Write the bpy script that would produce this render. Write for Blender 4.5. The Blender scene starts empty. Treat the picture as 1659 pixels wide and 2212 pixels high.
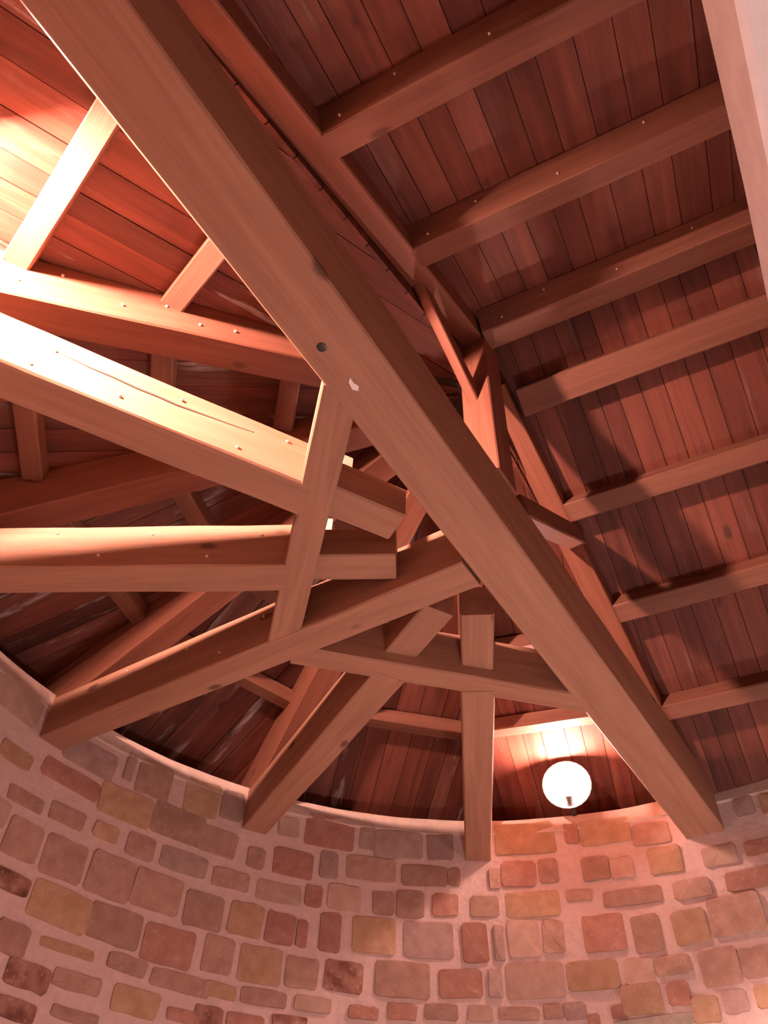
import bpy, bmesh, math, random
from mathutils import Vector, Matrix, noise

random.seed(7)
S = bpy.context.scene
C = S.collection

# ------------------------------------------------------------------ camera
F_PX, ELEV, ROLL = 1662.2, math.radians(48.554), math.radians(3.147)
CAM_Z = 1.6
up_c = Vector((math.sin(ROLL) * math.cos(ELEV), -math.cos(ROLL) * math.cos(ELEV), math.sin(ELEV)))
fw_c = Vector((0, 0, 1))
yv = (fw_c - up_c * up_c.dot(fw_c)).normalized()
xv = yv.cross(up_c)
R_WC = Matrix((xv, yv, up_c))                       # camera frame (x right, y down, z ahead) -> world
cam_d = bpy.data.cameras.new('camera')
cam_d.sensor_fit = 'VERTICAL'
cam_d.sensor_height = 24.0
cam_d.lens = 24.0 * F_PX / 2212.0
cam_d.clip_start = 0.05
cam = bpy.data.objects.new('camera', cam_d)
C.objects.link(cam)
rt, upv, bk = R_WC @ Vector((1, 0, 0)), R_WC @ Vector((0, -1, 0)), R_WC @ Vector((0, 0, -1))
m = Matrix((rt, upv, bk)).transposed().to_4x4()
m.translation = (0, 0, CAM_Z)
cam.matrix_world = m
S.camera = cam

# ------------------------------------------------------------------ world, exposure
w = bpy.data.worlds.new('night'); S.world = w
w.use_nodes = True
w.node_tree.nodes['Background'].inputs[0].default_value = (0.02, 0.022, 0.03, 1)
w.node_tree.nodes['Background'].inputs[1].default_value = 0.3
S.view_settings.view_transform = 'Standard'
S.view_settings.look = 'None'
S.view_settings.gamma = 1.0
S.view_settings.use_curve_mapping = False
S.view_settings.exposure = 0.12
LAMP_COL = (1.0, 0.56, 0.48)
EAVE_FAR, EAVE_NEAR = 850.0, 5600.0   # emission of the two bulbs on the wall head: in the picture, left of it
ROOM_LAMP = 120.0          # emission of the wall lamps lower down in the room
FLOOR_FILL = 150.0         # an added standing lamp, fills the timbers from below
BACK_FILL = 32.0         # an added whiter fill lamp behind the viewer
ROOM_COL = (1.0, 0.79, 0.80)

# ------------------------------------------------------------------ the plan (metres)
PHI = math.radians(54.835)                            # direction of the big tie beam
O = Vector((0.4279, 2.2332))                          # centre of the round end
R = 2.612                                             # inner radius of the stone wall
D = Vector((math.cos(PHI), math.sin(PHI)))            # along the big tie beam
N = Vector((-D.y, D.x))                               # towards the round end
def az(a): return Vector((math.cos(a), math.sin(a)))
def rad(deg): return PHI + math.radians(deg)
def V3(p, z): return Vector((p.x, p.y, z))

# ------------------------------------------------------------------ helpers
def tag(o, label, cat, group=None):
    o['label'] = label; o['category'] = cat; o['kind'] = 'thing'
    if group: o['group'] = group
    return o

def link(name, verts, faces, mat, parent=None, smooth=False):
    me = bpy.data.meshes.new(name)
    me.from_pydata(verts, [], faces)
    bm = bmesh.new(); bm.from_mesh(me)
    bmesh.ops.recalc_face_normals(bm, faces=bm.faces)
    bm.to_mesh(me); bm.free()
    if smooth:
        for p in me.polygons: p.use_smooth = True
    me.materials.append(mat)
    o = bpy.data.objects.new(name, me)
    C.objects.link(o)
    if parent is not None:
        o.parent = parent
        o.matrix_parent_inverse = parent.matrix_basis.inverted()
    return o

def beam(name, p0, p1, wid, dep, mat, parent=None, segs=12, ch=0.007, jit=0.0022, bevel_end=0.0, dep2=None):
    """A squared timber: p0, p1 are the ends of the centre line of its underside."""
    p0, p1 = Vector(p0), Vector(p1)
    X = (p1 - p0); L = X.length; X.normalize()
    Y = Vector((0, 0, 1)).cross(X)
    if Y.length < 1e-3: Y = Vector((N.x, N.y, 0))
    Y.normalize(); Z = X.cross(Y)
    hw = wid / 2
    sec = [(-hw + ch, 0), (hw - ch, 0), (hw, ch), (hw, dep - ch), (hw - ch, dep), (-hw + ch, dep), (-hw, dep - ch), (-hw, ch)]
    verts, faces = [], []
    rnd = random.Random(hash((round(p0.x, 3), round(p1.y, 3))) & 0xffff)
    sd = rnd.random() * 100
    for i in range(segs + 1):
        x = L * i / segs
        for j, (y, z) in enumerate(sec):
            a = noise.noise(Vector((x * 2.3 + sd, j // 2 * 7.1, 0))) * jit * 1.6 + (rnd.random() - .5) * jit * .5
            b = noise.noise(Vector((x * 2.3 + sd, j // 2 * 7.1, 9))) * jit * 1.6
            xx = x
            if dep2 is not None and z > dep / 2: z += (dep2 - dep) * i / segs
            if bevel_end and i == segs: xx -= bevel_end * (y / wid + .5)
            verts.append((xx, y + a, z + b))
    for i in range(segs):
        for j in range(8):
            k = (j + 1) % 8
            faces.append((i * 8 + j, i * 8 + k, i * 8 + 8 + k, i * 8 + 8 + j))
    faces.append(tuple(range(7, -1, -1)))
    faces.append(tuple(segs * 8 + j for j in range(8)))
    o = link(name, verts, faces, mat)
    M = Matrix((X, Y, Z)).transposed().to_4x4(); M.translation = p0
    o.matrix_basis = M
    if parent is not None:
        o.parent = parent
        o.matrix_parent_inverse = parent.matrix_basis.inverted()
    return o

# ------------------------------------------------------------------ materials
def new_mat(name):
    mt = bpy.data.materials.new(name); mt.use_nodes = True
    nt = mt.node_tree
    return mt, nt, nt.nodes, nt.links, nt.nodes['Principled BSDF']

def ramp(nd, stops):
    r = nd.new('ShaderNodeValToRGB')
    while len(r.color_ramp.elements) < len(stops): r.color_ramp.elements.new(0.5)
    for e, (p, c) in zip(r.color_ramp.elements, stops):
        e.position = p; e.color = (*c, 1) if len(c) == 3 else c
    return r

def mix(nd, lk, kind, fac, a, b):
    x = nd.new('ShaderNodeMix'); x.data_type = 'RGBA'; x.blend_type = kind
    for sock, val in ((x.inputs[0], fac), (x.inputs[6], a), (x.inputs[7], b)):
        if hasattr(val, 'is_output'): lk.new(val, sock)
        elif isinstance(val, (int, float)): sock.default_value = val
        else: sock.default_value = (*val, 1)
    return x.outputs[2]

def wood(name, light, dark, knot, stain=0.0, grain=1.0, var=0.35, rough=0.62):
    mt, nt, nd, lk, bs = new_mat(name)
    tc = nd.new('ShaderNodeTexCoord'); oi = nd.new('ShaderNodeObjectInfo')
    off = nd.new('ShaderNodeVectorMath'); off.operation = 'MULTIPLY_ADD'
    comb = nd.new('ShaderNodeCombineXYZ')
    for k in range(3): lk.new(oi.outputs['Random'], comb.inputs[k])
    lk.new(comb.outputs[0], off.inputs[0]); off.inputs[1].default_value = (31, 17, 53)
    lk.new(tc.outputs['Object'], off.inputs[2])
    def mp(sx, sy, sz):
        q = nd.new('ShaderNodeMapping'); q.inputs['Scale'].default_value = (sx, sy, sz)
        lk.new(off.outputs[0], q.inputs[0]); return q.outputs[0]
    n1 = nd.new('ShaderNodeTexNoise'); lk.new(mp(0.8, 11, 11), n1.inputs['Vector'])
    n1.inputs['Scale'].default_value = 1.6; n1.inputs['Detail'].default_value = 6; n1.inputs['Distortion'].default_value = 0.6
    r1 = ramp(nd, [(0.28, dark), (0.72, light)]); lk.new(n1.outputs['Fac'], r1.inputs[0])
    n2 = nd.new('ShaderNodeTexNoise'); lk.new(mp(2.0, 70, 70), n2.inputs['Vector'])
    n2.inputs['Scale'].default_value = 1.5; n2.inputs['Detail'].default_value = 3
    r2 = ramp(nd, [(0.35, (0.72, 0.68, 0.66)), (0.6, (1, 1, 1))]); lk.new(n2.outputs['Fac'], r2.inputs[0])
    col = mix(nd, lk, 'MULTIPLY', 0.36 * grain, r1.outputs[0], r2.outputs[0])
    # every timber a little lighter or darker than the next
    rv = ramp(nd, [(0, (1 - var, 1 - var * 1.1, 1 - var * 1.15)), (1, (1, 1, 1))]); lk.new(oi.outputs['Random'], rv.inputs[0])
    col = mix(nd, lk, 'MULTIPLY', 1.0, col, rv.outputs[0])
    # knots
    vo = nd.new('ShaderNodeTexVoronoi'); vo.inputs['Scale'].default_value = 1.0
    nz = nd.new('ShaderNodeTexNoise'); nz.inputs['Scale'].default_value = 3.0
    lk.new(off.outputs[0], nz.inputs['Vector'])
    va = nd.new('ShaderNodeVectorMath'); va.operation = 'MULTIPLY_ADD'; va.inputs[1].default_value = (0.12, 0.25, 0.25)
    lk.new(nz.outputs['Color'], va.inputs[0]); lk.new(mp(2.6, 5.5, 5.5), va.inputs[2])
    lk.new(va.outputs[0], vo.inputs['Vector'])
    rk = ramp(nd, [(0.0, (1, 1, 1)), (0.075, (1, 1, 1)), (0.14, (0, 0, 0))]); lk.new(vo.outputs['Distance'], rk.inputs[0])
    # keep only some of the cells
    sep = nd.new('ShaderNodeSeparateColor'); lk.new(vo.outputs['Color'], sep.inputs[0])
    gt = nd.new('ShaderNodeMath'); gt.operation = 'GREATER_THAN'; gt.inputs[1].default_value = 0.62; lk.new(sep.outputs[0], gt.inputs[0])
    mk = nd.new('ShaderNodeMath'); mk.operation = 'MULTIPLY'; lk.new(rk.outputs[0], mk.inputs[0]); lk.new(gt.outputs[0], mk.inputs[1])
    mk2 = nd.new('ShaderNodeMath'); mk2.operation = 'MULTIPLY'; lk.new(mk.outputs[0], mk2.inputs[0]); mk2.inputs[1].default_value = 0.8
    col = mix(nd, lk, 'MIX', mk2.outputs[0], col, knot)
    if stain:
        n3 = nd.new('ShaderNodeTexNoise'); lk.new(mp(1.3, 9, 3), n3.inputs['Vector'])
        n3.inputs['Scale'].default_value = 1.3; n3.inputs['Detail'].default_value = 8; n3.inputs['Roughness'].default_value = 0.65
        r3 = ramp(nd, [(0.60 - .06 * stain, (0, 0, 0)), (0.70 - .06 * stain, (stain, stain, stain))]); lk.new(n3.outputs['Fac'], r3.inputs[0])
        col = mix(nd, lk, 'MIX', r3.outputs[0], col, (0.42, 0.36, 0.33))
        n4 = nd.new('ShaderNodeTexNoise'); lk.new(mp(0.7, 2.0, 2.0), n4.inputs['Vector'])
        n4.inputs['Scale'].default_value = 1.1; n4.inputs['Detail'].default_value = 4
        r4 = ramp(nd, [(0.50, (0, 0, 0)), (0.66, (0.75, 0.75, 0.75))]); lk.new(n4.outputs['Fac'], r4.inputs[0])
        col = mix(nd, lk, 'MULTIPLY', r4.outputs[0], col, (0.50, 0.46, 0.48))
    lk.new(col, bs.inputs['Base Color'])
    bs.inputs['Roughness'].default_value = rough
    bs.inputs['Specular IOR Level'].default_value = 0.25
    bp = nd.new('ShaderNodeBump'); bp.inputs['Strength'].default_value = 0.25; bp.inputs['Distance'].default_value = 0.004
    lk.new(n2.outputs['Fac'], bp.inputs['Height']); lk.new(bp.outputs[0], bs.inputs['Normal'])
    return mt

def stone_mat(name, a, b, speck=0.5):
    mt, nt, nd, lk, bs = new_mat(name)
    tc = nd.new('ShaderNodeTexCoord'); oi = nd.new('ShaderNodeObjectInfo')
    ad = nd.new('ShaderNodeVectorMath'); ad.operation = 'ADD'
    lk.new(tc.outputs['Object'], ad.inputs[0])
    cb = nd.new('ShaderNodeCombineXYZ'); ml = nd.new('ShaderNodeMath'); ml.operation = 'MULTIPLY'; ml.inputs[1].default_value = 40
    lk.new(oi.outputs['Random'], ml.inputs[0]); lk.new(ml.outputs[0], cb.inputs[0]); lk.new(cb.outputs[0], ad.inputs[1])
    n1 = nd.new('ShaderNodeTexNoise'); n1.inputs['Scale'].default_value = 14; n1.inputs['Detail'].default_value = 7
    lk.new(ad.outputs[0], n1.inputs['Vector'])
    r1 = ramp(nd, [(0.32, a), (0.68, b)]); lk.new(n1.outputs['Fac'], r1.inputs[0])
    n2 = nd.new('ShaderNodeTexNoise'); n2.inputs['Scale'].default_value = 42; n2.inputs['Detail'].default_value = 4
    lk.new(ad.outputs[0], n2.inputs['Vector'])
    r2 = ramp(nd, [(0.58, (0, 0, 0)), (0.72, (speck, speck, speck))]); lk.new(n2.outputs['Fac'], r2.inputs[0])
    col = mix(nd, lk, 'MIX', r2.outputs[0], r1.outputs[0], (0.55, 0.40, 0.30))
    rv = ramp(nd, [(0, (0.78, 0.76, 0.76)), (1, (1.0, 1.0, 1.0))]); lk.new(oi.outputs['Random'], rv.inputs[0])
    col = mix(nd, lk, 'MULTIPLY', 1.0, col, rv.outputs[0])
    lk.new(col, bs.inputs['Base Color']); bs.inputs['Roughness'].default_value = 0.9
    bs.inputs['Specular IOR Level'].default_value = 0.15
    bp = nd.new('ShaderNodeBump'); bp.inputs['Strength'].default_value = 0.6; bp.inputs['Distance'].default_value = 0.008
    lk.new(n1.outputs['Fac'], bp.inputs['Height']); lk.new(bp.outputs[0], bs.inputs['Normal'])
    return mt

def plain(name, col, rough=0.7, metal=0.0, bump=0.0, scale=20):
    mt, nt, nd, lk, bs = new_mat(name)
    tc = nd.new('ShaderNodeTexCoord'); n1 = nd.new('ShaderNodeTexNoise')
    n1.inputs['Scale'].default_value = scale; n1.inputs['Detail'].default_value = 6
    lk.new(tc.outputs['Object'], n1.inputs['Vector'])
    r1 = ramp(nd, [(0.3, tuple(c * 0.86 for c in col)), (0.7, col)]); lk.new(n1.outputs['Fac'], r1.inputs[0])
    lk.new(r1.outputs[0], bs.inputs['Base Color'])
    bs.inputs['Roughness'].default_value = rough; bs.inputs['Metallic'].default_value = metal
    if bump:
        bp = nd.new('ShaderNodeBump'); bp.inputs['Strength'].default_value = bump; bp.inputs['Distance'].default_value = 0.012
        lk.new(n1.outputs['Fac'], bp.inputs['Height']); lk.new(bp.outputs[0], bs.inputs['Normal'])
    return mt

def glow(name, col, strength):
    mt, nt, nd, lk, bs = new_mat(name)
    bs.inputs['Base Color'].default_value = (0.9, 0.85, 0.8, 1)
    bs.inputs['Emission Color'].default_value = (*col, 1)
    bs.inputs['Emission Strength'].default_value = strength
    return mt

M_TIE = wood('planed_pine', (0.45, 0.245, 0.155), (0.34, 0.175, 0.108), (0.10, 0.05, 0.03), var=0.12)
M_RAFT = wood('rafter_pine', (0.34, 0.135, 0.082), (0.24, 0.09, 0.052), (0.09, 0.04, 0.025), var=0.25)
M_PURL = wood('purlin_pine', (0.28, 0.12, 0.073), (0.20, 0.083, 0.05), (0.09, 0.04, 0.025), var=0.2)
M_BOARD = wood('roof_board', (0.29, 0.092, 0.055), (0.165, 0.052, 0.033), (0.07, 0.03, 0.02), var=0.45, stain=0.12)
M_BOARD_W = wood('weathered_board', (0.26, 0.10, 0.065), (0.16, 0.058, 0.04), (0.07, 0.03, 0.02), var=0.45, stain=0.85)
M_PEG = plain('peg_wood', (0.72, 0.5, 0.34), 0.6)
M_DECK = plain('roof_deck', (0.10, 0.06, 0.045), 0.9)
M_MORTAR = plain('lime_mortar', (0.62, 0.455, 0.40), 0.95, bump=0.6, scale=26)
M_LEDGE = plain('lamplit_lime_ledge', (0.62, 0.47, 0.38), 0.95, bump=0.5, scale=22)  # lime cap; its pale tone also stands in for lamplight on the top course
STONE = {
    'b': stone_mat('brown_stone', (0.37, 0.225, 0.165), (0.48, 0.31, 0.235)),
    'o': stone_mat('ochre_stone', (0.42, 0.255, 0.15), (0.52, 0.345, 0.22)),
    'r': stone_mat('red_stone', (0.37, 0.18, 0.13), (0.47, 0.255, 0.19)),
    'd': stone_mat('dark_red_stone', (0.17, 0.07, 0.05), (0.42, 0.23, 0.165)),
    'g': stone_mat('grey_brown_stone', (0.37, 0.25, 0.21), (0.47, 0.33, 0.28)),
    'p': stone_mat('pale_stone', (0.47, 0.315, 0.24), (0.55, 0.39, 0.305)),
    'w': stone_mat('grey_stone', (0.33, 0.28, 0.22), (0.44, 0.37, 0.29)),
}
M_PLASTER = plain('white_paint', (0.93, 0.90, 0.88), 0.75, bump=0.1, scale=12)
M_FLOOR = plain('floor_screed', (0.36, 0.29, 0.25), 0.9, bump=0.3, scale=8)
M_METAL = plain('dark_metal', (0.07, 0.06, 0.055), 0.45, metal=0.8)
M_GLOW_FAR = glow('lit_bulb', LAMP_COL, EAVE_FAR)
M_GLOW_NEAR = glow('strong_lit_bulb', LAMP_COL, EAVE_NEAR)
M_GLOW4 = glow('white_fill_shade', (1.0, 0.80, 0.74), BACK_FILL)
M_ENAMEL = plain('white_enamel', (0.85, 0.82, 0.8), 0.35)
M_GLOW3 = glow('standing_fill_shade', ROOM_COL, FLOOR_FILL)
M_GLOW2 = glow('lit_frosted_shade', ROOM_COL, ROOM_LAMP)

# ================================================================== STRUCTURE
WALL_TOP = 4.07
def wall_pt(t):
    """Point on the inner wall line and its inward normal, t metres along it (0 = far end of the big tie beam)."""
    if t < 0: return O + D * R + N * t, -D
    if t > math.pi * R: return O - D * R - N * (t - math.pi * R), D
    a = az(PHI + t / R)
    return O + a * R, -a
T0, T1 = -3.6, math.pi * R + 3.6

def build_wall():
    prof = [(0.0, 0.0)] + [(0.0, z) for z in (1.0, 2.0, 3.0, 3.6, 3.962)] + [(-0.010, 3.972), (0.012, WALL_TOP), (0.95, 4.03), (0.95, 0.0)]
    nt = 150
    verts, faces, mats = [], [], []
    for i in range(nt + 1):
        t = T0 + (T1 - T0) * i / nt
        p, nn = wall_pt(t)
        for j, (o, z) in enumerate(prof):
            jj = 0
            if j in (5, 6, 7): jj = noise.noise(Vector((t * 4, j * 5, 0))) * 0.012
            q = p - nn * (o + (jj if j != 5 else 0))
            verts.append((q.x, q.y, z + jj))
    k = len(prof)
    for i in range(nt):
        for j in range(k):
            l = (j + 1) % k
            faces.append((i * k + j, i * k + l, i * k + k + l, i * k + k + j)); mats.append(1 if j in (5, 6) else 0)
    faces.append(tuple(range(k))); faces.append(tuple(nt * k + j for j in range(k))); mats += [0, 0]
    me = bpy.data.meshes.new('wall_round'); me.from_pydata(verts, [], faces)
    me.materials.append(M_MORTAR); me.materials.append(M_LEDGE)
    for p, mi in zip(me.polygons, mats): p.material_index = mi
    bm = bmesh.new(); bm.from_mesh(me); bmesh.ops.recalc_face_normals(bm, faces=bm.faces); bm.to_mesh(me); bm.free()
    o = bpy.data.objects.new('wall_round', me); C.objects.link(o)
    o['kind'] = 'structure'; o['label'] = 'curved rubble stone wall with wide pink mortar joints below the roof'
    return o
wall = build_wall()

def stone_geo(w_, h_, rnd, proud):
    """An irregular rounded block face: outer ring in the mortar, inner ring and a middle point standing proud."""
    hx, hz, c_ = w_ / 2, h_ / 2, min(.016, w_ * .12, h_ * .14)
    ring = [(-hx, -hz + c_), (-hx + c_, -hz), (-hx / 3, -hz), (hx / 3, -hz), (hx - c_, -hz), (hx, -hz + c_),
            (hx, hz - c_), (hx - c_, hz), (hx / 3, hz), (-hx / 3, hz), (-hx + c_, hz), (-hx, hz - c_)]
    ring = [(a + rnd.uniform(-.0045, .0045), c + rnd.uniform(-.0045, .0045)) for a, c in ring]
    v = [(a, -0.022, c) for a, c in ring]
    v += [(a * (1 - .009 / hx), proud + rnd.uniform(-.002, .002), c * (1 - .009 / hz)) for a, c in ring]
    v.append((rnd.uniform(-.2, .2) * w_, proud + rnd.uniform(-.001, .005), rnd.uniform(-.2, .2) * h_))
    n_ = len(ring)
    f = [(j, (j + 1) % n_, n_ + (j + 1) % n_, n_ + j) for j in range(n_)]
    f += [(n_ + j, n_ + (j + 1) % n_, 2 * n_) for j in range(n_)]
    return v, f

STONES = "4.275,3.646,0.193,0.078,o;3.86,3.848,0.309,0.134,g;3.611,3.908,0.062,0.143,g;3.44,3.899,0.21,0.178,b;3.924,3.687,0.347,0.093,r;3.564,3.689,0.31,0.149,o;3.225,3.704,0.305,0.158,b;4.128,3.48,0.203,0.071,b;3.873,3.503,0.203,0.082,b;3.63,3.511,0.148,0.073,o;3.412,3.51,0.165,0.11,b;3.14,3.508,0.264,0.107,g;4.231,3.361,0.09,0.111,p;4.061,3.299,0.188,0.153,b;3.81,3.302,0.225,0.168,b;3.532,3.309,0.24,0.177,b;3.252,3.313,0.262,0.165,b;4.043,3.109,0.215,0.075,d;3.745,3.088,0.311,0.147,o;3.431,3.095,0.276,0.149,b;3.12,3.076,0.268,0.155,r;3.933,2.892,0.166,0.117,b;3.641,2.932,0.27,0.049,o;3.312,2.944,0.198,0.069,b;3.011,2.925,0.305,0.077,b;3.542,2.81,0.238,0.069,b;3.222,2.798,0.236,0.1,o;3.788,2.774,0.209,0.095,d;3.506,2.68,0.223,0.051,b;3.805,2.639,0.211,0.071,d;2.944,2.788,0.199,0.057,r;3.119,3.9,0.211,0.181,o;2.919,3.915,0.137,0.158,g;2.962,3.68,0.222,0.133,b;2.712,3.646,0.11,0.108,b;2.48,3.665,0.234,0.138,r;2.257,3.694,0.111,0.134,g;1.992,3.708,0.288,0.129,b;2.536,3.88,0.13,0.11,p;2.269,3.9,0.297,0.18,r;2.025,3.907,0.099,0.144,g;2.843,3.492,0.212,0.095,b;2.543,3.481,0.257,0.103,p;2.333,3.498,0.107,0.106,r;2.147,3.516,0.193,0.127,p;2.966,3.291,0.211,0.158,b;2.716,3.299,0.188,0.15,o;2.508,3.291,0.165,0.146,r;2.381,3.284,0.066,0.123,r;2.215,3.315,0.119,0.181,r;1.956,3.329,0.236,0.171,o;2.84,3.095,0.165,0.155,b;2.593,3.088,0.227,0.158,o;2.355,3.086,0.179,0.132,b;2.115,3.098,0.206,0.134,d;2.79,2.932,0.168,0.063,o;2.549,2.938,0.235,0.07,b;2.276,2.942,0.194,0.066,p;1.995,2.932,0.155,0.061,r;2.833,2.806,0.148,0.09,d;2.631,2.816,0.187,0.061,r;2.394,2.848,0.177,0.053,d;1.823,3.876,0.286,0.151,g;1.556,3.888,0.157,0.152,g;1.658,3.694,0.263,0.107,b;1.472,3.697,0.08,0.093,b;1.223,3.691,0.072,0.107,b;1.074,3.717,0.194,0.135,r;0.89,3.726,0.115,0.127,b;1.907,3.513,0.128,0.121,b;1.745,3.521,0.16,0.135,b;1.527,3.53,0.149,0.115,r;1.294,3.528,0.162,0.108,b;1.004,3.537,0.292,0.127,o;1.635,3.328,0.268,0.172,g;1.361,3.326,0.143,0.184,r;1.222,3.323,0.068,0.164,g;1.078,3.347,0.176,0.171,p;0.907,3.351,0.118,0.157,b;1.782,3.11,0.286,0.159,b;1.454,3.109,0.224,0.13,r;1.257,3.113,0.078,0.124,g;1.035,3.127,0.3,0.158,p;1.782,2.954,0.155,0.073,r;1.566,2.966,0.174,0.073,b;1.351,2.962,0.128,0.073,p;1.141,2.964,0.204,0.061,b;0.957,2.973,0.102,0.066,b;1.017,3.937,0.347,0.175,o;0.718,3.946,0.084,0.117,r;0.515,3.932,0.292,0.138,o;0.241,3.874,0.205,0.117,b;0.604,3.715,0.154,0.123,b;0.45,3.699,0.129,0.106,p;0.195,3.706,0.183,0.138,o;-0.112,3.67,0.185,0.099,p;-0.34,3.666,0.156,0.078,r;0.726,3.568,0.145,0.063,b;0.424,3.529,0.312,0.087,b;0.082,3.52,0.197,0.09,b;-0.24,3.514,0.254,0.093,r;0.621,3.353,0.221,0.168,r;0.386,3.326,0.151,0.169,b;0.143,3.328,0.172,0.152,o;-0.107,3.349,0.261,0.173,b;0.715,3.141,0.26,0.127,o;0.464,3.138,0.149,0.118,p;0.284,3.152,0.18,0.082,b;0.045,3.114,0.191,0.151,b;-0.16,3.109,0.183,0.126,b;0.483,3.01,0.2,0.13,o;0.286,3.018,0.114,0.1,r;0.167,2.933,0.129,0.107,o;0.012,2.951,0.123,0.095,g;-0.143,2.953,0.114,0.093,o;0.436,2.899,0.383,0.054,w;0.606,2.958,0.091,0.062,r;0.839,2.974,0.112,0.075,g;0.746,2.928,0.065,0.051,r;-0.324,3.909,0.104,0.105,g;-0.455,3.894,0.08,0.103,o;4.43,3.93,0.36,0.2,p"
placed = []
srnd = random.Random(3)
for rec in STONES.split(';'):
    t, z, w_, h_, c = rec.split(',')
    t, z, w_, h_ = float(t), float(z), float(w_), float(h_)
    placed.append((t, z, w_, h_))
    v, f = stone_geo(w_ * 1.13 + .004, h_ * 1.22 + .004, srnd, srnd.uniform(0.008, 0.013))
    st = link('stone', v, f, STONE[c], smooth=False)
    p, nn = wall_pt(t)
    X = Vector((-nn.y, nn.x, 0)); Y = Vector((nn.x, nn.y, 0))
    M = Matrix((X, Y, Vector((0, 0, 1)))).transposed().to_4x4() @ Matrix.Rotation(srnd.uniform(-.03, .03), 4, 'Y')
    M.translation = V3(p, z); st.matrix_basis = M
    st.parent = wall

def to_px(p):
    q = R_WC.transposed() @ (Vector(p) - Vector((0, 0, CAM_Z)))
    if q.z <= 0.01: return (-9e3, -9e3)
    return (q.x / q.z * F_PX + 829.5, q.y / q.z * F_PX + 1106)

def rest_of_wall():
    """The same rubble, where the photograph does not reach."""
    V, Fc = [], []
    rnd = random.Random(11)
    z = 0.03
    while z < 3.93:
        h = min(rnd.choice((.12, .14, .16, .18)), 3.96 - z)
        t = T0 + .05
        while t < T1 - .3:
            w_ = rnd.choice((.14, .2, .24, .3, .34))
            tc, zc = t + w_ / 2, z + h / 2
            p, nn = wall_pt(tc)
            x, y = to_px((p.x, p.y, zc))
            ok = not (-15 < x < 1680 and y < 2225)
            if ok:
                for (pt, pz, pw, ph) in placed:
                    if abs(pt - tc) < (pw + w_) / 2 + .01 and abs(pz - zc) < (ph + h) / 2 + .01: ok = False; break
            if ok and h > .06:
                v, f = stone_geo(w_, h - .02, rnd, rnd.uniform(.006, .014))
                b = len(V)
                for (a, o_, c_) in v:
                    q = p + Vector((-nn.y, nn.x)) * a + nn * o_
                    V.append((q.x, q.y, zc + c_))
                Fc += [tuple(b + i for i in ff) for ff in f]
            t += w_ + rnd.uniform(.025, .045)
        z += h + .03
    o = link('rubble_stones', V, Fc, STONE['b'], parent=wall)
    o['kind'] = 'stuff'
rest_of_wall()

# floor and the gable end of the nave, both outside the photograph
def floor():
    pts = [wall_pt(T0 + (T1 - T0) * i / 60)[0] for i in range(61)]
    n_ = len(pts)
    v = [(p.x, p.y, 0) for p in pts] + [(p.x, p.y, -.2) for p in pts]
    f = [tuple(range(n_)), tuple(range(2 * n_ - 1, n_ - 1, -1))] + [(i, (i + 1) % n_, n_ + (i + 1) % n_, n_ + i) for i in range(n_)]
    o = link('floor', v, f, M_FLOOR); o['kind'] = 'structure'
floor()

# nave roof frame: U runs along the ridge, VV down the far slope
A6 = math.radians(6.5)
VV = D * math.cos(A6) + N * math.sin(A6)
U = -N * math.cos(A6) + D * math.sin(A6)
O2 = O + N * (-0.111)
UP_NEAR, UP_FAR = 0.17, 0.15                            # boards above the purlins' underside, near and far slope
RIDGE_V = -0.068
CONE0, CONE_S = 5.02, 0.405                            # underside of the hip rafters: CONE0 - CONE_S * radius
BOARD0, BOARD_S = 5.155, 0.325                          # the boards over them lie a little flatter
T15 = math.tan(math.radians(15)); C15 = math.cos(math.radians(15))

def gable():
    e0, e1 = O - D * (R + .5) - N * 3.5, O + D * (R + .5) - N * 3.5
    q = -N * .3
    zs = 5.9
    v = [V3(e0, 0), V3(e1, 0), V3(e1, 4.0), V3((e0 + e1) / 2, zs), V3(e0, 4.3)]
    v += [p + V3(q, 0) for p in v]
    f = [(0, 1, 2, 3, 4), (9, 8, 7, 6, 5)] + [(i, (i + 1) % 5, 5 + (i + 1) % 5, 5 + i) for i in range(5)]
    o = link('wall_gable', [tuple(p) for p in v], f, M_MORTAR); o['kind'] = 'structure'
gable()

# ------------------------------------------------------------------ roof: a tight deck, and every board under it
def clip_uv(poly):
    """Keep what lies on the nave side of the truss."""
    g = lambda p: p[1] - (.1139 * p[0] - .1117)
    out = []
    for i, a in enumerate(poly):
        c = poly[(i + 1) % len(poly)]
        if g(a) >= 0: out.append(a)
        if (g(a) >= 0) != (g(c) >= 0):
            k = g(a) / (g(a) - g(c)); out.append((a[0] + (c[0] - a[0]) * k, a[1] + (c[1] - a[1]) * k))
    return out

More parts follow.
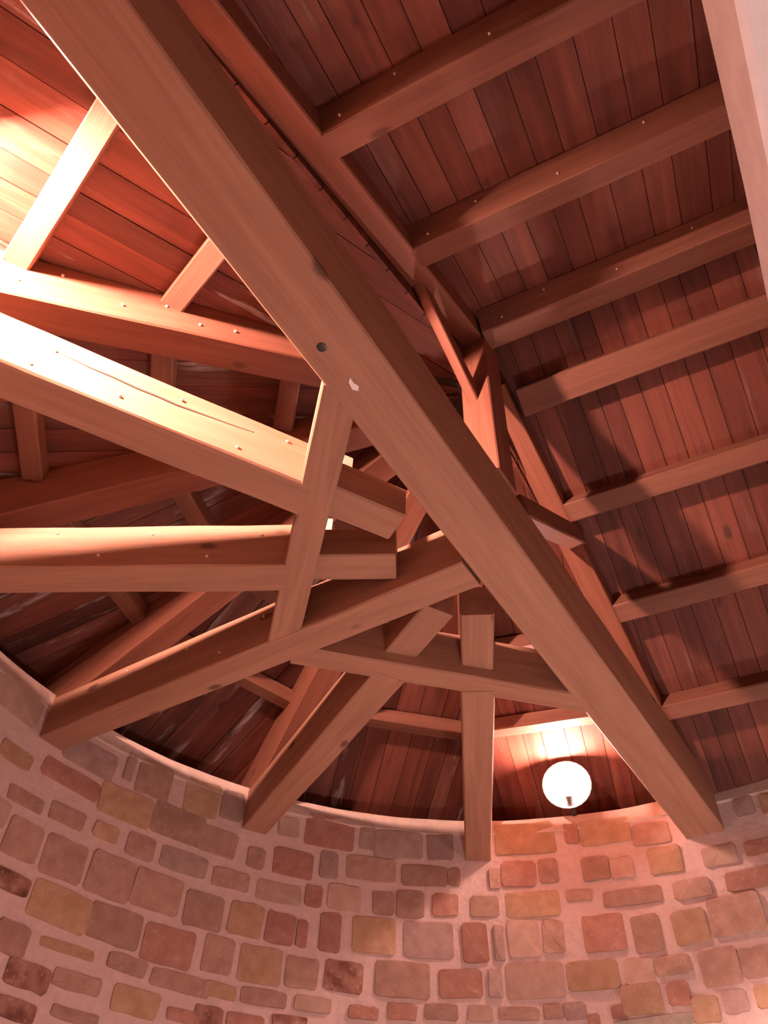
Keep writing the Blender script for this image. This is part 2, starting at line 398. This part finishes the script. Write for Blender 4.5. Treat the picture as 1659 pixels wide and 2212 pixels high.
def hip_top(i, r_):
    """Height of the boards along the hip lines 0 (far truss rafter) .. 6 (near truss rafter)."""
    if i == 6: return 5.20 - .345 * r_
    return BOARD0 - BOARD_S * r_
def cone_z(k, r_, m_):
    f_ = min(max((m_ / (r_ * T15) + 1) / 2, 0), 1)
    return (1 - f_) * hip_top(k, r_ / C15) + f_ * hip_top(k + 1, r_ / C15)
deck_v, deck_f = [], []
def quad(pts):
    b = len(deck_v); deck_v.extend(tuple(p) for p in pts); deck_f.append(tuple(range(b, b + len(pts))))
TH = 0.022
for k in range(6):
    a0, a1 = rad(30 * k), rad(30 * k + 30)
    mid = az((a0 + a1) / 2); side = Vector((-mid.y, mid.x)); ns = 14
    for i_ in range(ns):
        f0, f1 = -1 + 2 * i_ / ns, -1 + 2 * (i_ + 1) / ns
        q4 = []
        for r_, f_ in ((.05, f0), (3.45, f0), (3.45, f1), (.05, f1)):
            q4.append(V3(O + mid * r_ + side * r_ * T15 * f_, cone_z(k, r_, r_ * T15 * f_) + TH + .012))
        quad(q4)
for v0, v1 in ((RIDGE_V, -3.9), (RIDGE_V, 3.3)):
    zz = lambda v: (5.324 + .401 * v + UP_NEAR if v1 < 0 else 5.28 - .542 * v + UP_FAR) + TH + .004
    quad([V3(O2 + VV * v + U * u, zz(v)) for v, u in clip_uv([(v0, -.8), (v0, 3.9), (v1, 3.9), (v1, -.8)])])
ceiling = link('ceiling', deck_v, deck_f, M_DECK)
ceiling['kind'] = 'structure'; ceiling['label'] = 'boarded timber roof lining over the beams'

def board(pts, X, Z, mat, name='roof_board', th=TH):
    """A board from its underside outline (world points), grain along X, thickness along Z."""
    p0 = sum(pts, Vector()) / len(pts)
    X = X.normalized(); Z = Z.normalized(); Y = Z.cross(X)
    Minv = Matrix((X, Y, Z))
    lo = [Minv @ (p - p0) for p in pts]
    k = len(lo)
    v = [tuple(p) for p in lo] + [(p.x, p.y, p.z + th) for p in lo]
    f = [tuple(range(k - 1, -1, -1)), tuple(range(k, 2 * k))] + [(i, (i + 1) % k, k + (i + 1) % k, k + i) for i in range(k)]
    o = link(name, v, f, mat)
    M = Matrix((X, Y, Z)).transposed().to_4x4(); M.translation = p0
    o.matrix_basis = M; o.parent = ceiling
    return o

brnd = random.Random(21)
GAP = 0.0035
for k in range(6):
    mid = az(rad(15 + 30 * k)); side = Vector((-mid.y, mid.x))
    sl = BOARD_S / C15
    RM = 3.55 * C15
    X = V3(mid, -sl); Z = V3(mid * sl, 1)
    e0_, e1_ = (.05 if k == 0 else 0), (.05 if k == 5 else 0)      # run under the truss rafters
    mm = -RM * T15 - e0_
    while mm < RM * T15 + e1_ - .01:
        w_ = brnd.choice((.105, .12, .135, .15))
        m1 = min(mm + w_, RM * T15 + e1_)
        dz = brnd.uniform(-.004, .003)
        def P(r_, s_): return V3(O + mid * r_ + side * s_, cone_z(k, r_, s_) + dz)
        a, b = mm + GAP / 2, m1 - GAP / 2
        ext = lambda q: abs(q) - (e1_ if q > 0 else e0_)
        ra, rb = max(ext(a) / T15, .06), max(ext(b) / T15, .06)
        pts = [P(RM, a), P(RM, b)]
        if rb < RM - .02: pts.append(P(rb, b))
        if ra < RM - .02: pts.append(P(ra, a))
        if len(pts) >= 3:
            white = (k in (3, 4, 5) and brnd.random() < .7) or (k in (1, 2) and brnd.random() < .35)
            board(pts, X, Z, M_BOARD_W if white else M_BOARD)
        mm = m1
for v1, slope in ((-3.8, .401), (3.2, -.542)):
    u = -.60 if v1 < 0 else -.13
    while u < 3.5:
        w_ = brnd.choice((.10, .12, .13, .145))
        dz = brnd.uniform(-.004, .004)
        zz = lambda v: (5.324 + UP_NEAR if v1 < 0 else 5.28 + UP_FAR) + slope * v + dz
        a, b = u + GAP / 2, u + w_ - GAP / 2
        pts = [V3(O2 + VV * v + U * q, zz(v)) for v, q in clip_uv([(RIDGE_V, a), (v1, a), (v1, b), (RIDGE_V, b)])]
        if len(pts) > 2: board(pts, V3(VV, slope), V3(-VV * slope, 1), M_BOARD)
        u += w_
# upright boards closing the step between the round roof and the nave roof, against the truss rafters
s = -3.3
while s < 3.2:
    e = s + .16
    if s < 0 < e: e = 0.0
    if s < 0: nn_, lo, hi = -.066, lambda q: 5.20 + .345 * q - .002, lambda q: 5.324 + UP_NEAR + .401 * q + .03
    else: nn_, lo, hi = -.030, lambda q: min(5.155 - .325 * q, 5.28 + UP_FAR - .542 * q) - .012, lambda q: max(5.155 - .325 * q, 5.28 + UP_FAR - .542 * q) + .03
    pts = [V3(O + D * q + N * nn_, z_) for q, z_ in ((s + .002, lo(s)), (e - .002, lo(e)), (e - .002, hi(e)), (s + .002, hi(s)))]
    board(pts, Vector((0, 0, 1)), V3(N, 0), M_BOARD, name='closing_board', th=.02)
    s = e

# white painted beam over the nave, cut by the top right corner of the photograph
wd = Vector((0.14, 0.24)).normalized(); wn = Vector((wd.y, -wd.x))
e0 = Vector((0.56, 0.194)) + wn * .17
tb = beam('trim_1', V3(e0 - wd * 0.85, 3.2), V3(e0 + wd * 4.3, 3.2), .34, .26, M_PLASTER, ch=.012)
tb['kind'] = 'structure'; tb['label'] = 'white painted beam edge in the top right corner'

# ================================================================== TIMBERS
Z0 = 3.8
TIE = {'A': (0.0, -.066, .228, .345), 'F': (28.15, .033, .161, .25), 'E': (60.15, .009, .161, .25),
       'C': (90.0, .013, .161, .25), 'B3': (120.0, -.035, .161, .25), 'B2': (150.0, -.017, .161, .25)}
def on(k, rho, z, extra=0.0):
    a, off = TIE[k][0], TIE[k][1]
    dd = az(rad(a)); nn = Vector((-dd.y, dd.x))
    return V3(O + dd * rho + nn * (off + extra), z)

def cross(k, q0, qd):
    """Radius at which tie k crosses the plan line q0 + t * qd."""
    dd = az(rad(TIE[k][0])); nn = Vector((-dd.y, dd.x)); b = O + nn * TIE[k][1]
    den = dd.x * qd.y - dd.y * qd.x
    return ((q0.x - b.x) * qd.y - (q0.y - b.y) * qd.x) / den

def peg(parent, centre, axis, r_=0.0065, ln=0.008, name='nail_head'):
    ax = axis.normalized(); t1 = ax.orthogonal().normalized(); t2 = ax.cross(t1)
    v = []
    for y, s_ in ((-.006, 1), (ln * .7, 1), (ln, .55)):
        for j in range(8):
            a = j * math.pi / 4
            v.append(tuple(Vector(centre) + ax * y + (t1 * math.cos(a) + t2 * math.sin(a)) * r_ * s_))
    f = [(i * 8 + j, i * 8 + (j + 1) % 8, i * 8 + 8 + (j + 1) % 8, i * 8 + 8 + j) for i in range(2) for j in range(8)]
    f += [tuple(range(7, -1, -1)), tuple(range(16, 24))]
    return link(name, v, f, M_PEG, parent=parent)

def block(parent, centre, X, sx, sy, sz, mat, name):
    X = Vector((X.x, X.y, 0)).normalized(); p = Vector(centre)
    return beam(name, p - X * sx / 2, p + X * sx / 2, sy, sz, mat, parent=parent, segs=1, ch=.004, jit=0.0)

G_D = Vector((-.186, .983)); G_N = Vector((.983, .186)); G_W = .132; G_C = .0307 + G_W / 2
D_D = Vector((.984, .179)); D_N = Vector((-.179, .984)); D_W = .135; D_C = 2.81 + D_W / 2

tie_a = beam('tie_beam', on('A', -2.95, Z0), on('A', R + .32, Z0), .228, .345, M_TIE, segs=30)
tag(tie_a, 'massive squared tie beam running diagonally across the whole picture in front', 'beam')
hole = peg(tie_a, V3(O + D * -1.182 + N * -.029, Z0), Vector((0, 0, -1)), r_=.017, ln=.004, name='bolt_head'); hole.data.materials[0] = M_METAL
tie_c = beam('tie_beam', on('C', .06, Z0), on('C', R + .3, Z0), .161, .25, M_TIE, segs=20)
tag(tie_c, 'tie beam rising from the left wall to the massive diagonal beam, bare underside', 'beam')

g0 = G_N * G_C
trim_g = beam('trimmer_beam', V3(g0 + G_D * 1.41, Z0 + .003), V3(g0 + G_D * 2.84, Z0 + .003), G_W, .24, M_TIE)
tag(trim_g, 'short steep trimmer between the massive diagonal beam and the beam from the left wall', 'beam')
d0 = D_N * D_C
trim_d = beam('trimmer_beam', V3(d0 + D_D * .13, Z0 + .003), V3(d0 + D_D * 1.62, Z0 + .003), D_W, .24, M_TIE)
tag(trim_d, 'nearly level trimmer under the picture centre carrying two tusk tenon heads', 'beam')

def tenoned(k, line_n, line_c, line_d, w_, end, label, face):
    rg = cross(k, line_n * (line_c + face * w_ / 2), line_d)
    o = beam('tie_beam', on(k, R + .3, Z0), on(k, rg - .03, Z0 + .001), .161, .25, M_TIE, segs=18)
    tag(o, label, 'beam', 'radial tie beams of the round end')
    tn = beam('tenon', on(k, rg + .02, Z0 + .06), on(k, end, Z0 + .06), .15, .165, M_TIE, parent=o, segs=3, jit=.001)
    tn['label'] = 'projecting tenon head'
    rn = cross(k, line_n * (line_c - face * w_ / 2), line_d)
    block(o, on(k, rn - .035 * (1 if rn > end else -1), Z0 + .20), Vector((-az(rad(TIE[k][0])).y, az(rad(TIE[k][0])).x)), .075, .04, .13, M_PEG, 'wedge')
    return o
tie_b2 = tenoned('B2', G_N, G_C, G_D, G_W, .405, 'glaring lit tie beam entering at the left edge above the level one', -1)
tie_b3 = tenoned('B3', G_N, G_C, G_D, G_W, .37, 'level tie beam entering at the left edge below the glaring one', -1)
tie_e = tenoned('E', D_N, D_C, D_D, D_W, .36, 'slanting tie beam standing on the wall between the left wall beam and the upright one', 1)
tie_f = tenoned('F', D_N, D_C, D_D, D_W, .335, 'upright looking tie beam resting on the wall just left of the glowing lamp', 1)

def nails(o, k, lst, off):
    dd = az(rad(TIE[k][0])); nn = Vector((-dd.y, dd.x))
    for s_, z in lst: peg(o, on(k, s_, z, off), V3(nn, 0))
nails(tie_b2, 'B2', [(1.549, 3.865), (1.35, 3.984), (1.107, 3.849), (.93, 4.0), (1.848, 3.84), (1.806, 3.96)], .0805)
nails(tie_b3, 'B3', [(1.849, 4.005), (1.422, 3.992), (1.622, 3.867), (1.155, 3.855), (.945, 3.982)], .0805)
nails(tie_c, 'C', [(1.605, 3.981), (2.036, 4.008), (1.362, 3.862), (1.118, 3.979)], .0805)

def crack(o, k, lst, off):
    """A drying crack along the face of a beam: a thin dark split that opens and closes."""
    v, f = [], []
    n_ = len(lst)
    for i, (s_, z) in enumerate(lst):
        hw = .0035 * math.sin(math.pi * (i + .4) / (n_ - .2)) + .0006
        v += [tuple(on(k, s_, z + hw, off)), tuple(on(k, s_, z - hw, off)), tuple(on(k, s_, z, off - .02))]
    for i in range(n_ - 1):
        a_ = i * 3
        f += [(a_, a_ + 1, a_ + 4, a_ + 3), (a_ + 1, a_ + 2, a_ + 5, a_ + 4), (a_ + 2, a_, a_ + 3, a_ + 5)]
    link('drying_crack', v, f, M_DECK, parent=o)
crack(tie_b2, 'B2', [(1.864, 3.959), (1.75, 3.957), (1.682, 3.952), (1.6, 3.953), (1.511, 3.947), (1.43, 3.949), (1.363, 3.946), (1.23, 3.956), (1.15, 3.962), (1.062, 3.972)], .0825)
fl = [(.0, .0), (.03, .006), (.045, -.008), (.03, -.02), (.012, -.012), (-.012, -.014)]
q0 = O + D * -1.03 + N * -.03
link('plaster_fleck', [tuple(V3(q0 + D * a_ + N * c_, Z0 + e_)) for e_ in (.001, -.004) for a_, c_ in fl],
     [(0, 1, 2, 3, 4, 5), (11, 10, 9, 8, 7, 6)] + [(i, (i + 1) % 6, 6 + (i + 1) % 6, 6 + i) for i in range(6)], M_PLASTER, parent=tie_a)

# ---- hip rafters of the round end, one above each tie beam
HIP_LABEL = {'F': 'hip rafter hidden behind the upright looking tie beam left of the lamp',
             'E': 'red hip rafter rising beside the slanting tie beam to the roof point',
             'C': 'dim hip rafter just above the beam from the left wall',
             'B3': 'reddish hip rafter seen between the two left tie beams on the steep trimmer',
             'B2': 'pink lit hip rafter with pale nail heads above the glaring tie beam'}
hips = {}
for k, i0 in (('F', .34), ('E', .30), ('C', .12), ('B3', .30), ('B2', .34)):
    h = beam('hip_rafter', on(k, i0, CONE0 - CONE_S * i0), on(k, 2.92, CONE0 - CONE_S * 2.92), .15, .135 + .08 * i0 - .01, M_RAFT, segs=16, dep2=.135 + .08 * 2.92 - .03)
    tag(h, HIP_LABEL[k], 'rafter', 'hip rafters of the round end'); hips[k] = h
nails(hips['B2'], 'B2', [(2.059, 4.289), (1.947, 4.44), (1.702, 4.423), (1.553, 4.55), (1.401, 4.527), (1.257, 4.598)], .0755)

# ---- truss over the massive tie beam
def tr(s_, z, off=0.0): return V3(O + D * s_ + N * (-.126 + off), z)
h1 = beam('principal_rafter', tr(-2.95, 5.324 - .401 * 2.95), tr(-.02, 5.324 - .401 * .02), .12, .16, M_RAFT, segs=16)
tag(h1, 'dark principal rafter beside the massive beam, upper part, above the king post', 'rafter')
h2 = beam('principal_rafter', tr(.10, 5.28 - .542 * .10, .03), tr(2.95, 5.28 - .542 * 2.95, .03), .12, .15, M_RAFT, segs=16)
tag(h2, 'principal rafter running down to the right wall behind the massive beam', 'rafter')
kp = beam('king_post', tr(.055, 4.14, .01), tr(.055, 5.43, .01), .15, .17, M_RAFT, segs=6)
kp.location += V3(D * -.085, 0)
tag(kp, 'upright king post in the roof centre between the two principal rafters', 'post')
st1 = beam('strut', tr(-.76, 5.06, .025), tr(.09, 4.51, .025), .05, .11, M_RAFT, segs=4)
tag(st1, 'oblique strut on the near side of the king post, beside the bright gap', 'strut')
st2 = beam('strut', tr(.12, 4.15), tr(1.0, 4.765), .10, .11, M_RAFT, segs=4)
tag(st2, 'oblique strut on the far side of the king post, above the small bright triangle', 'strut')

# ---- purlins of the nave
NAVE = [(-1.485, .13, 'topmost long purlin at the upper right, lit along its end'),
        (-.835, .13, 'second long purlin from the top at the upper right'),
        (-.165, .16, 'third long purlin from the top, dusty, just above the king post head'),
        (.21, .16, 'ridge purlin starting at the king post head'),
        (.80, .115, 'long purlin on the right slope, first below the ridge purlin'),
        (1.37, .115, 'long purlin on the right slope, second below the ridge purlin'),
        (1.95, .10, 'lowest long purlin on the right slope near the wall')]
for v, w_, lb in NAVE:
    u0 = .1139 * v + (.08 if abs(v) < .3 else .03)
    slope = .401 if v < RIDGE_V else -.542
    z = (5.324 if v < RIDGE_V else 5.28) + slope * v
    p = beam('purlin', V3(O2 + VV * v + U * u0, z), V3(O2 + VV * v + U * 3.45, z), w_, .16 if v < RIDGE_V else .135, M_PURL, segs=14)
    # lay it square to the slope
    p.matrix_basis = p.matrix_basis @ Matrix.Rotation(math.atan(slope), 4, 'X')
    tag(p, lb, 'purlin', 'long purlins of the straight roof')
    for i_, u_ in enumerate((.12, .36, .72, 1.1, 1.45) if v < RIDGE_V else ()):
        yy = w_ / 2 * (1 if p.matrix_basis.to_3x3().col[1].dot(V3(VV, 0)) < 0 else -1)
        peg(p, p.matrix_basis @ Vector((u_, yy, .05 + .06 * (i_ % 2))), p.matrix_basis.to_3x3().col[1] * (1 if yy > 0 else -1), r_=.005)

# ---- purlins of the round end
SECT = ['between the massive beam and the upright tie beam', 'between the upright and the slanting tie beam',
        'between the slanting tie beam and the beam from the left wall', 'between the left wall beam and the level tie beam',
        'between the level and the glaring tie beam', 'in the upper left corner behind the massive beam']
RING = [(2.05, 'lowest short purlin'), (1.50, 'middle short purlin'), (.94, 'topmost short purlin')]
for k in range(6):
    mid = az(rad(15 + 30 * k)); side = Vector((-mid.y, mid.x))
    for rho, nm in RING[:2] if k in (0, 5) else RING:
        hl = rho * T15 - .055
        za, zb = cone_z(k, rho, -hl) - .093, cone_z(k, rho, hl) - .093
        p = beam('purlin', V3(O + mid * rho - side * hl, za), V3(O + mid * rho + side * hl, zb), .10, .092, M_PURL, segs=5)
        tag(p, nm + ' ' + SECT[k], 'purlin', 'short purlins of the round end')
# ---- wall plates
for k in range(6):
    mid = az(rad(15 + 30 * k)); side = Vector((-mid.y, mid.x))
    p = beam('eaves_plate', V3(O + mid * 2.86 - side * .66, 4.07), V3(O + mid * 2.86 + side * .66, 4.07), .15, .09, M_PURL, segs=5)
    tag(p, 'eaves plate ' + SECT[k], 'timber', 'eaves plates on the round wall')

# ================================================================== LAMPS
def lathe(name, prof, origin, axis, mat, parent, seg=24, smooth=True):
    ax = axis.normalized(); t1 = ax.orthogonal().normalized(); t2 = ax.cross(t1)
    v, f = [], []
    for r_, y in prof:
        for j in range(seg):
            a = 2 * math.pi * j / seg
            v.append(tuple(Vector(origin) + ax * y + (t1 * math.cos(a) + t2 * math.sin(a)) * r_))
    for i in range(len(prof) - 1):
        for j in range(seg):
            f.append((i * seg + j, i * seg + (j + 1) % seg, (i + 1) * seg + (j + 1) % seg, (i + 1) * seg + j))
    f.append(tuple(range(seg - 1, -1, -1))); f.append(tuple((len(prof) - 1) * seg + j for j in range(seg)))
    return link(name, v, f, mat, parent=parent, smooth=smooth)

def empty(name, loc):
    e = bpy.data.objects.new(name, None); e.empty_display_size = .05; C.objects.link(e); e.location = loc
    e.matrix_basis = Matrix.Translation(loc); return e

def globe_prof(r_, ln, n_=12):
    return [(max(r_ * math.sin(math.pi * i / n_), .002), ln * (.5 - .5 * math.cos(math.pi * i / n_))) for i in range(n_ + 1)]

def eave_lamp(sec, label, glow_m, rho, tilt, turn=0.0, deep=0.0):
    a = az(rad(15 + 30 * sec))
    root = empty('eave_lamp', V3(O + a * 2.66, 4.08))
    tag(root, label, 'lamp', 'lamps on the wall head')
    ax = V3(-a * .35, 1)
    c = V3(O + a * rho, 4.085)
    lathe('lamp_holder', [(.018, -.06), (.024, -.055), (.026, -.01), (.03, .0), (.03, .015)], c, ax, M_METAL, root)
    lathe('glass_bulb', globe_prof(.06, .15), c + ax.normalized() * .01, ax, glow_m, root)
    back = V3(az(rad(15 + 30 * sec + turn)), tilt)
    lathe('reflector', [(.02, .085), (.08, .08), (.12, .05), (.15, .0), (.155, -.002 - deep), (.15, -.002 - deep), (.145, .0), (.115, .045), (.078, .073), (.02, .078)], c + ax.normalized() * .08, back, M_ENAMEL, root)  # dish added, tilted and deepened to keep lamplight off boards and nave
    beam('bracket', V3(O + a * 2.72, 4.072), V3(O + a * rho, 4.05), .035, .012, M_METAL, parent=root, segs=2, jit=0)
    return root
eave_lamp(0, 'glowing lamp on the wall head between the upright tie beam and the massive beam', M_GLOW_FAR, 2.42, .1)
eave_lamp(5, 'lamp on the wall head behind the left edge, lighting the glaring tie beam', M_GLOW_NEAR, 2.53, .5, 30.0, .06)

def wall_lamp(t, z, label, glow_m):
    p, nn = wall_pt(t)
    root = empty('bracket_lamp', V3(p, z)); tag(root, label, 'lamp', 'wall lamps lower in the room')
    ax = V3(nn, 0)
    lathe('back_plate', [(.06, -.01), (.06, .02), (.05, .03)], V3(p, z), ax, M_METAL, root)
    beam('arm', V3(p + nn * .02, z - .01), V3(p + nn * .28, z - .01), .02, .02, M_METAL, parent=root, segs=1, jit=0)
    lathe('lamp_shade', globe_prof(.075, .16), V3(p + nn * .28, z), Vector((0, 0, 1)), glow_m, root)
    return root
wall_lamp(-.85, 2.15, 'wall lamp low on the right wall, outside the picture', M_GLOW2)
wall_lamp(math.pi * R + 1.5, 2.15, 'added fill lamp on the wall behind the viewer', M_GLOW4)  # made-up lamp, lifts the near beam sides and the white beam

def floor_fill_lamp(x, y, label):
    root = empty('floor_fill_lamp', Vector((x, y, 0))); tag(root, label, 'lamp')
    up = Vector((0, 0, 1)); b0 = Vector((x, y, 0))
    lathe('base', [(.15, .0), (.15, .015), (.03, .03)], b0, up, M_METAL, root)
    lathe('pole', [(.012, .02), (.012, 1.06)], b0, up, M_METAL, root, seg=10)
    lathe('lamp_shade', globe_prof(.12, .24), b0 + up * 1.05, up, M_GLOW3, root)
    return root
floor_fill_lamp(.80, 2.25, 'added fill lamp standing below the roof, under the picture')  # unseen lamp, put in to light the undersides of the beams
